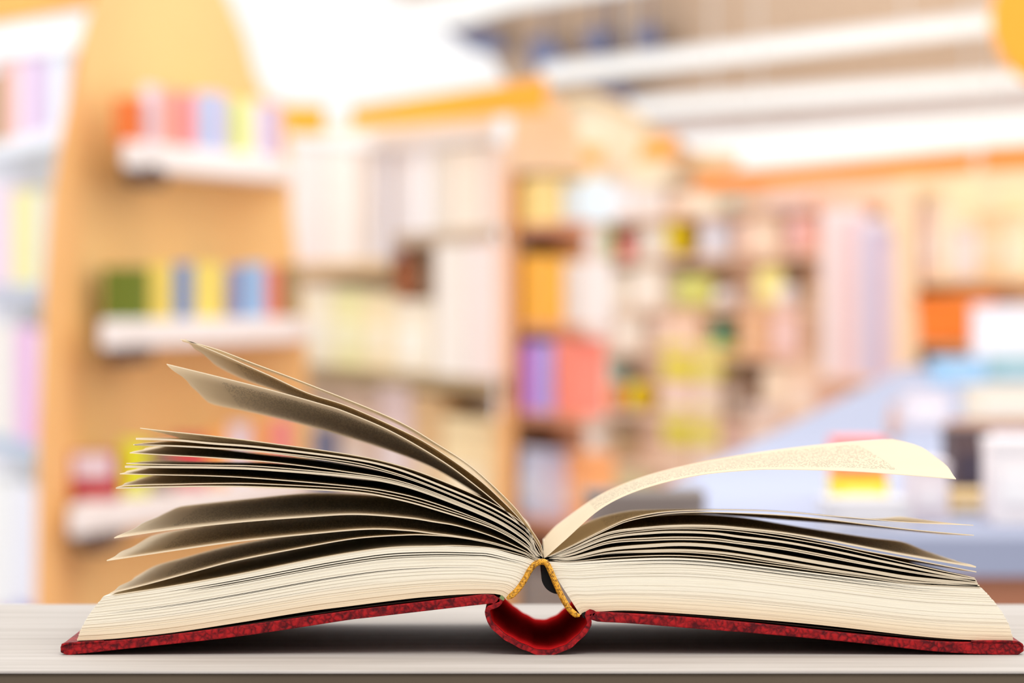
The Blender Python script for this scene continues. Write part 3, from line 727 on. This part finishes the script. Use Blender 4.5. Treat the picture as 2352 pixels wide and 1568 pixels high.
def zline(k, px):   # image row of shelf k at column px
    return HZ-(z4[k]-EYE)*F/L4.Z(px)
names = {'box':'box','pouch':'pouch','jar':'jar','ball':'ball','tub':'tub','book':'book'}
rows4 = [
 [(1340,1386,412,(238,232,238),'box','white grey'),(1392,1448,418,(243,236,236),'box','rosy white'),(1456,1520,432,(238,224,216),'box','warm grey'),(1526,1584,440,(246,220,196),'pouch','peach'),(1590,1636,446,(248,240,218),'box','ivory'),
  (1642,1690,452,(200,224,216),'pouch','pale teal'),(1698,1756,440,(248,226,200),'box','apricot cream'),(1762,1852,455,(244,228,240),'box','pale pink'),(1858,1880,440,(246,206,186),'book','salmon')],
 [(1345,1382,520,(236,214,204),'box','dusty rose'),(1386,1420,506,(170,192,130),'jar','sage green'),(1424,1464,540,(244,140,142),'jar','rose red'),(1470,1522,520,(226,212,196),'box','stone'),(1528,1602,488,(242,228,40),'ball','bright yellow'),
  (1610,1660,510,(218,216,228),'box','cool grey'),(1666,1720,505,(238,206,188),'pouch','shell pink'),(1726,1782,500,(246,218,190),'box','light apricot'),(1788,1846,490,(240,192,192),'pouch','rose pink'),(1852,1880,500,(232,164,140),'book','terracotta')],
 [(1345,1392,612,(242,226,216),'box','eggshell'),(1398,1444,628,(228,208,184),'box','oat'),(1450,1520,612,(240,224,206),'box','linen'),(1528,1612,636,(212,212,112),'pouch','olive yellow'),(1640,1704,662,(240,240,250),'ball','milky white'),
  (1716,1772,612,(246,236,150),'pouch','lemon'),(1784,1846,650,(252,252,255),'ball','snow white'),(1852,1880,640,(214,176,140),'book','tan')],
 [(1345,1402,716,(228,192,176),'box','clay pink'),(1408,1470,722,(236,216,196),'box','biscuit'),(1478,1532,716,(236,204,186),'pouch','powder pink'),(1540,1604,716,(242,198,166),'box','melon'),(1636,1690,738,(92,172,146),'jar','teal green'),
  (1698,1764,706,(226,166,112),'box','toffee'),(1770,1830,700,(240,196,190),'box','pale coral'),(1836,1880,700,(206,164,132),'book','cocoa')],
 [(1345,1392,826,(196,226,220),'box','mint'),(1398,1436,880,(252,136,40),'ball','vivid orange'),(1438,1512,876,(232,208,32),'ball','golden yellow'),(1518,1590,872,(238,200,184),'box','clay rose'),(1596,1652,872,(236,208,186),'box','nude pink'),
  (1660,1722,856,(140,108,84),'box','dark brown'),(1728,1800,830,(242,220,196),'pouch','vanilla'),(1806,1880,820,(240,206,180),'box','sandy pink')],
 [(1350,1386,968,(214,190,172),'box','mushroom'),(1392,1506,985,(232,216,182),'tub','pale straw'),(1520,1586,1018,(224,184,150),'box','sienna pink'),(1590,1646,1018,(232,204,180),'box','beige pink'),(1652,1706,960,(206,164,150),'box','old rose'),(1712,1790,930,(232,210,200),'box','oyster')],
 [(1400,1500,1080,(204,184,130),'box','khaki'),(1510,1600,1085,(222,168,146),'box','copper pink'),(1606,1700,1075,(214,206,214),'box','silver grey')]]
ordn = ['top','second','third','fourth','fifth','sixth','lowest']
for k, row in enumerate(rows4):
    for a, b, t, c, kd, w in row:
        zl = z4[k]
        zlpx = zline(k, (a+b)/2)
        t2 = min(t, zlpx-14)
        stand(L4, a, b, t2, zl, c, kd, label='%s %s on the %s shelf of the long rack' % (w, {'box':'carton','pouch':'pouch','jar':'jar','ball':'ball','tub':'tub','book':'book'}[kd], ordn[k]), group='goods on the %s shelf of the long rack' % ordn[k])
for a, b, t, bt, c, w in ((1520,1590,786,None,(236,220,20),'canary yellow carton stacked on the clay rose one in the long rack'),(1598,1650,790,None,(240,228,110),'straw yellow carton stacked on the nude pink one in the long rack'),
                       (1522,1586,936,None,(224,212,24),'acid yellow carton stacked on the sienna pink one in the long rack'),(1592,1646,936,None,(238,226,90),'soft yellow carton stacked on the beige pink one in the long rack')):
    base = 872 if t < 900 else 1018
    stand(L4, a, b, t, L4.z((a+b)/2, base, .015), c, 'box', band=(.2,.5,tuple(int(q*.93) for q in c)), label=w, group='stacked yellow cartons in the long rack')
# tall lilac and pink rolls / albums further right on the same rack
B5 = empty('peach_side_rack', (1.4, 10.3, 0)); tag(B5, 'peach side rack with tall lilac albums at the end of the aisle', 'rack')
L5 = Line(1880, 13.4, -.26)
zd5 = deck(L5, 'shelf', 1884, 2066, 862, 20, .3, C((232,196,170)), B5)
panel(L5, 'end_panel', [(2066,FL),(2060,420),(2110,420),(2106,FL)], .0, .4, C((246,220,184)), B5)
panel(L5, 'base', [(1884,FL),(1884,885),(2066,905),(2066,FL)], .02, .3, C((222,180,160)), B5)
for a, b, t, c, w in [(1886,1928,478,(244,232,236),'white pink'),(1930,1968,500,(240,212,218),'rose'),(1970,1994,505,(226,222,242),'lilac white'),(1996,2026,530,(206,196,226),'lavender'),(2028,2058,560,(232,214,222),'mauve grey')]:
    stand(L5, a, b, t, zd5, c, label='tall %s album at the end of the long rack' % w, group='tall albums at the end of the long rack', dep=.1)
# cream side rack at the right with orange tray
B6 = empty('cream_side_rack', (1.5, 11.0, 0)); tag(B6, 'cream side rack with tan boxes below the orange strip, right', 'rack')
L6 = Line(2100, 12.6, -.26)
panel(L6, 'back_panel', [(2060,FL),(2064,410),(2460,386),(2460,FL)], .3, .03, C((246,222,184)), B6)
z6 = [deck(L6, 'shelf', 2108, 2450, p, 16, .3, C((240,196,146)), B6) for p in (640,784)]
for a, b, t, c, w in [(2112,2140,470,(232,196,184),'dusky pink'),(2146,2180,460,(246,228,196),'butter cream'),(2184,2242,520,(234,222,214),'ash white'),(2246,2300,480,(240,206,160),'honey'),(2304,2352,500,(244,226,190),'wheat')]:
    stand(L6, a, b, t, z6[0], c, 'box', label='%s box above the orange tray in the cream side rack' % w, group='boxes in the cream side rack')
def tray():
    r = empty('storage_tray', (1.12, 10.6, z6[1])); 
    p = [L6.at(2104, 688, -.05), L6.at(2284, 688, -.05), L6.at(2230, 778, -.05), L6.at(2112, 778, -.05)]
    zz = z6[1]; p[2].z = zz; p[3].z = zz; p[0].z = p[1].z = max(p[0].z, p[1].z)
    r.location = p[3]; 
    solid('tray_body', p, .26, C((255,130,30)), r, .004)
    q = [p[0]+Vector((-.008,-.008,.0)), p[1]+Vector((.008,-.008,0)), p[1]+Vector((.008,-.008,.012)), p[0]+Vector((-.008,-.008,.012))]
    solid('rim', q, .27, C((255,148,60)), r)
    tag(r, 'bright orange storage tray in the cream side rack', 'tray')
tray()

# ---- long pale lilac counter in front of the racks
ZC = EYE-.19
def onc(px, py):      # point of the counter top seen at px, py
    Z = (EYE-ZC)*F/(py-HZ); return Vector(((px-1176)/F*Z, Z-D, ZC))
cnt = empty('sales_counter', (.6, 3, 0)); tag(cnt, 'long pale lilac sales counter with brown wooden front, running to the back right', 'counter')
pl = [onc(1290,1236), onc(2420,1236), onc(2420,855), onc(2085,839)]
o_ = cnt.location
V = [p-o_ for p in pl]+[p-o_-Vector((0,0,.03)) for p in pl]
obj('counter_top', V, [(0,1,2,3),(7,6,5,4),(0,4,5,1),(1,5,6,2),(2,6,7,3),(3,7,4,0)], C((150,156,180)), cnt)
s_ = [p+Vector((.02 if i in (0,3) else 0, .02 if i < 2 else -.02, -.03)) for i, p in enumerate(pl)]
V = [p-o_ for p in s_]+[Vector((p.x, p.y, 0))-o_ for p in s_]
obj('counter_front', V, [(0,1,2,3),(7,6,5,4),(0,4,5,1),(1,5,6,2),(2,6,7,3),(3,7,4,0)], C((178,118,88)), cnt)
def oncounter(px0, px1, pytop, pybase, c, kind, label, name=None, cat=None, dep=.1, zbase=None, pyb=None, **k):
    Z = (EYE-ZC)*F/((pyb or pybase)-HZ); zt = EYE+(HZ-pytop)/F*Z
    a, b = (px0-1176)/F*Z, (px1-1176)/F*Z
    return pack_at(name or 'display_box', a, b, Z-D, EYE+(HZ-zbase)/F*Z if zbase else ZC, zt, dep, c, label=label, cat=cat or 'box', shape=kind, **k)
oncounter(1350, 1620, 1132, 1215, (138,124,116), 'box', 'low dark grey box standing in for the shade on the near end of the lilac counter', dep=.12, band=(.2,.5,(120,106,96)))  # dark box added in place of the shaded area at the counter's near end
oncounter(1918, 2040, 1094, 1160, (252,218,50), 'box', 'yellow carton under the coral one on the lilac counter')
oncounter(1922, 2036, 1012, 1090, (246,120,96), 'box', 'coral red carton stacked on the yellow one on the lilac counter', zbase=1094, pyb=1160)
oncounter(1900, 2090, 1150, 1214, (226,222,224), 'box', 'low white carton in front of the yellow one on the counter')
oncounter(2036, 2070, 926, 1010, (196,160,146), 'vase', 'small brown vase among the white boxes on the counter', 'vase', 'vase')
oncounter(2094, 2180, 1060, 1200, (232,220,224), 'box', 'pinkish white carton right of the yellow carton')
oncounter(2186, 2272, 985, 1130, (84,66,66), 'box', 'dark brown and black box standing on the counter, right', band=(.15,.6,(60,50,60)))
oncounter(2176, 2276, 1132, 1180, (206,174,120), 'box', 'low golden tan box in front of the dark box')
oncounter(2284, 2400, 1010, 1205, (246,238,238), 'box', 'large white carton at the right edge of the counter')
oncounter(2078, 2180, 900, 980, (218,208,214), 'box', 'white carton left of the beige box on the counter')
oncounter(2184, 2400, 966, 990, (192,142,110), 'box', 'long flat brown box beneath the beige box', dep=.06)
oncounter(2226, 2400, 886, 962, (228,214,194), 'box', 'beige box at the right edge of the counter')
oncounter(2146, 2262, 822, 882, (160,204,236), 'box', 'light blue box at the back of the counter', dep=.12)
oncounter(2278, 2400, 816, 876, (160,196,200), 'box', 'teal grey box at the back right of the counter', dep=.12)
oncounter(2240, 2420, 700, 850, (240,236,240), 'box', 'tall white box at the far back right of the counter', dep=.12)

# ---- under the ceiling: brown soffit, light bars
L7 = Line(1000, 24.0, -.4)
panel(L7, 'trim_1', [(880,-40),(1010,50),(1120,110),(1180,220),(1300,330),(1600,470),(2600,420),(2600,-200),(880,-200)], .3, .1, C((196,168,142)), None)['kind'] = 'structure'
panel(L7, 'trim_2', [(1290,330),(1500,330),(2600,245),(2600,180),(1420,285)], .1, .1, C((222,208,202)), None)['kind'] = 'structure'
LB = C((250,247,243), emit=.05)
def bar(pts, label):
    r = empty('light_bar', L7.at(pts[0][0], pts[0][1], -.5)); panel(L7, 'diffuser', pts, -.5, .12, LB, r, .01)
    (a, b), (c, d) = pts[-1], pts[2] if len(pts) > 2 else pts[1]
    tb_ = [(pts[0][0]+6, pts[0][1]-10), (pts[1][0]-6, pts[1][1]-10), (pts[1][0]-6, pts[1][1]), (pts[0][0]+6, pts[0][1])]
    panel(L7, 'housing', tb_, -.5, .12, C((236,230,226)), r)
    for s in (.2, .8):
        px = pts[0][0]*(1-s)+pts[1][0]*s; py = pts[0][1]*(1-s)+pts[1][1]*s
        q = L7.at(px, py, -.5); tp = q.copy(); tp.z = 6
        solid('suspension_rod', [q+Vector((-.006,0,0)), q+Vector((.006,0,0)), tp+Vector((.006,0,0)), tp+Vector((-.006,0,0))], .012, C((210,205,200)), r)
    tag(r, label, 'light', 'white light bars hanging over the aisle')
bar([(860,20),(1560,-90),(1560,-40),(1180,20),(1060,56),(860,60)], 'topmost white light bar, crossing the upper edge')
bar([(1238,158),(2290,34),(2290,72),(1250,190)], 'long white light bar, second from the top')
bar([(1440,238),(2420,164),(2420,196),(1450,266)], 'long white light bar, third from the top')
bar([(1560,322),(2460,252),(2460,330),(1640,394)], 'broad cream white light bar, lowest, above the orange strip')
for pts, l in (([(1020,62),(1140,70),(1165,118),(1090,112)], 'blue grey spotlight at the left end of the soffit'), ([(1215,88),(1262,84),(1300,130),(1290,156),(1218,158)], 'dark blue spotlight above the second light bar, left'),
               ([(1340,70),(1400,66),(1400,120),(1345,118)], 'violet grey spotlight above the second light bar, middle'), ([(1460,60),(1510,56),(1516,108),(1466,106)], 'violet grey spotlight above the second light bar, right'),
               ([(1320,196),(1440,200),(1462,222),(1430,256),(1390,222)], 'dark blue spotlight below the second light bar')):
    r = empty('spotlight', L7.at(pts[0][0], pts[0][1], -.1)); panel(L7, 'lamp_head', pts, -.1, .3, C((112,118,150)), r, .01)
    q = L7.at(sum(p[0] for p in pts)/len(pts), pts[0][1], .02); tp = q.copy(); tp.z = 6
    solid('suspension_rod', [q+Vector((-.01,0,-.02)), q+Vector((.01,0,-.02)), tp+Vector((.01,0,0)), tp+Vector((-.01,0,0))], .02, C((120,120,140)), r)
    tag(r, l, 'lamp', 'spotlights on the soffit')
# round orange sign at the upper right corner
def disc():
    Z = 9.0; r = empty('round_sign', (0, 0, 0)); ctr = Vector(((2430-1176)/F*Z, Z-D, EYE+(HZ-40)/F*Z)); r.location = ctr
    S = 48; R = 150/F*Z
    p = [ctr+Vector((R*math.cos(2*math.pi*k/S), 0, R*1.08*math.sin(2*math.pi*k/S))) for k in range(S)]
    solid('sign_disc', p, .05, C((255,166,52)), r)
    solid('suspension_rod', [ctr+Vector((-.006,0.02,R)), ctr+Vector((.006,.02,R)), Vector((ctr.x+.006, ctr.y+.02, 6)), Vector((ctr.x-.006, ctr.y+.02, 6))], .01, C((220,215,210)), r)
    tag(r, 'round orange hanging sign cut by the upper right corner', 'sign')
disc()
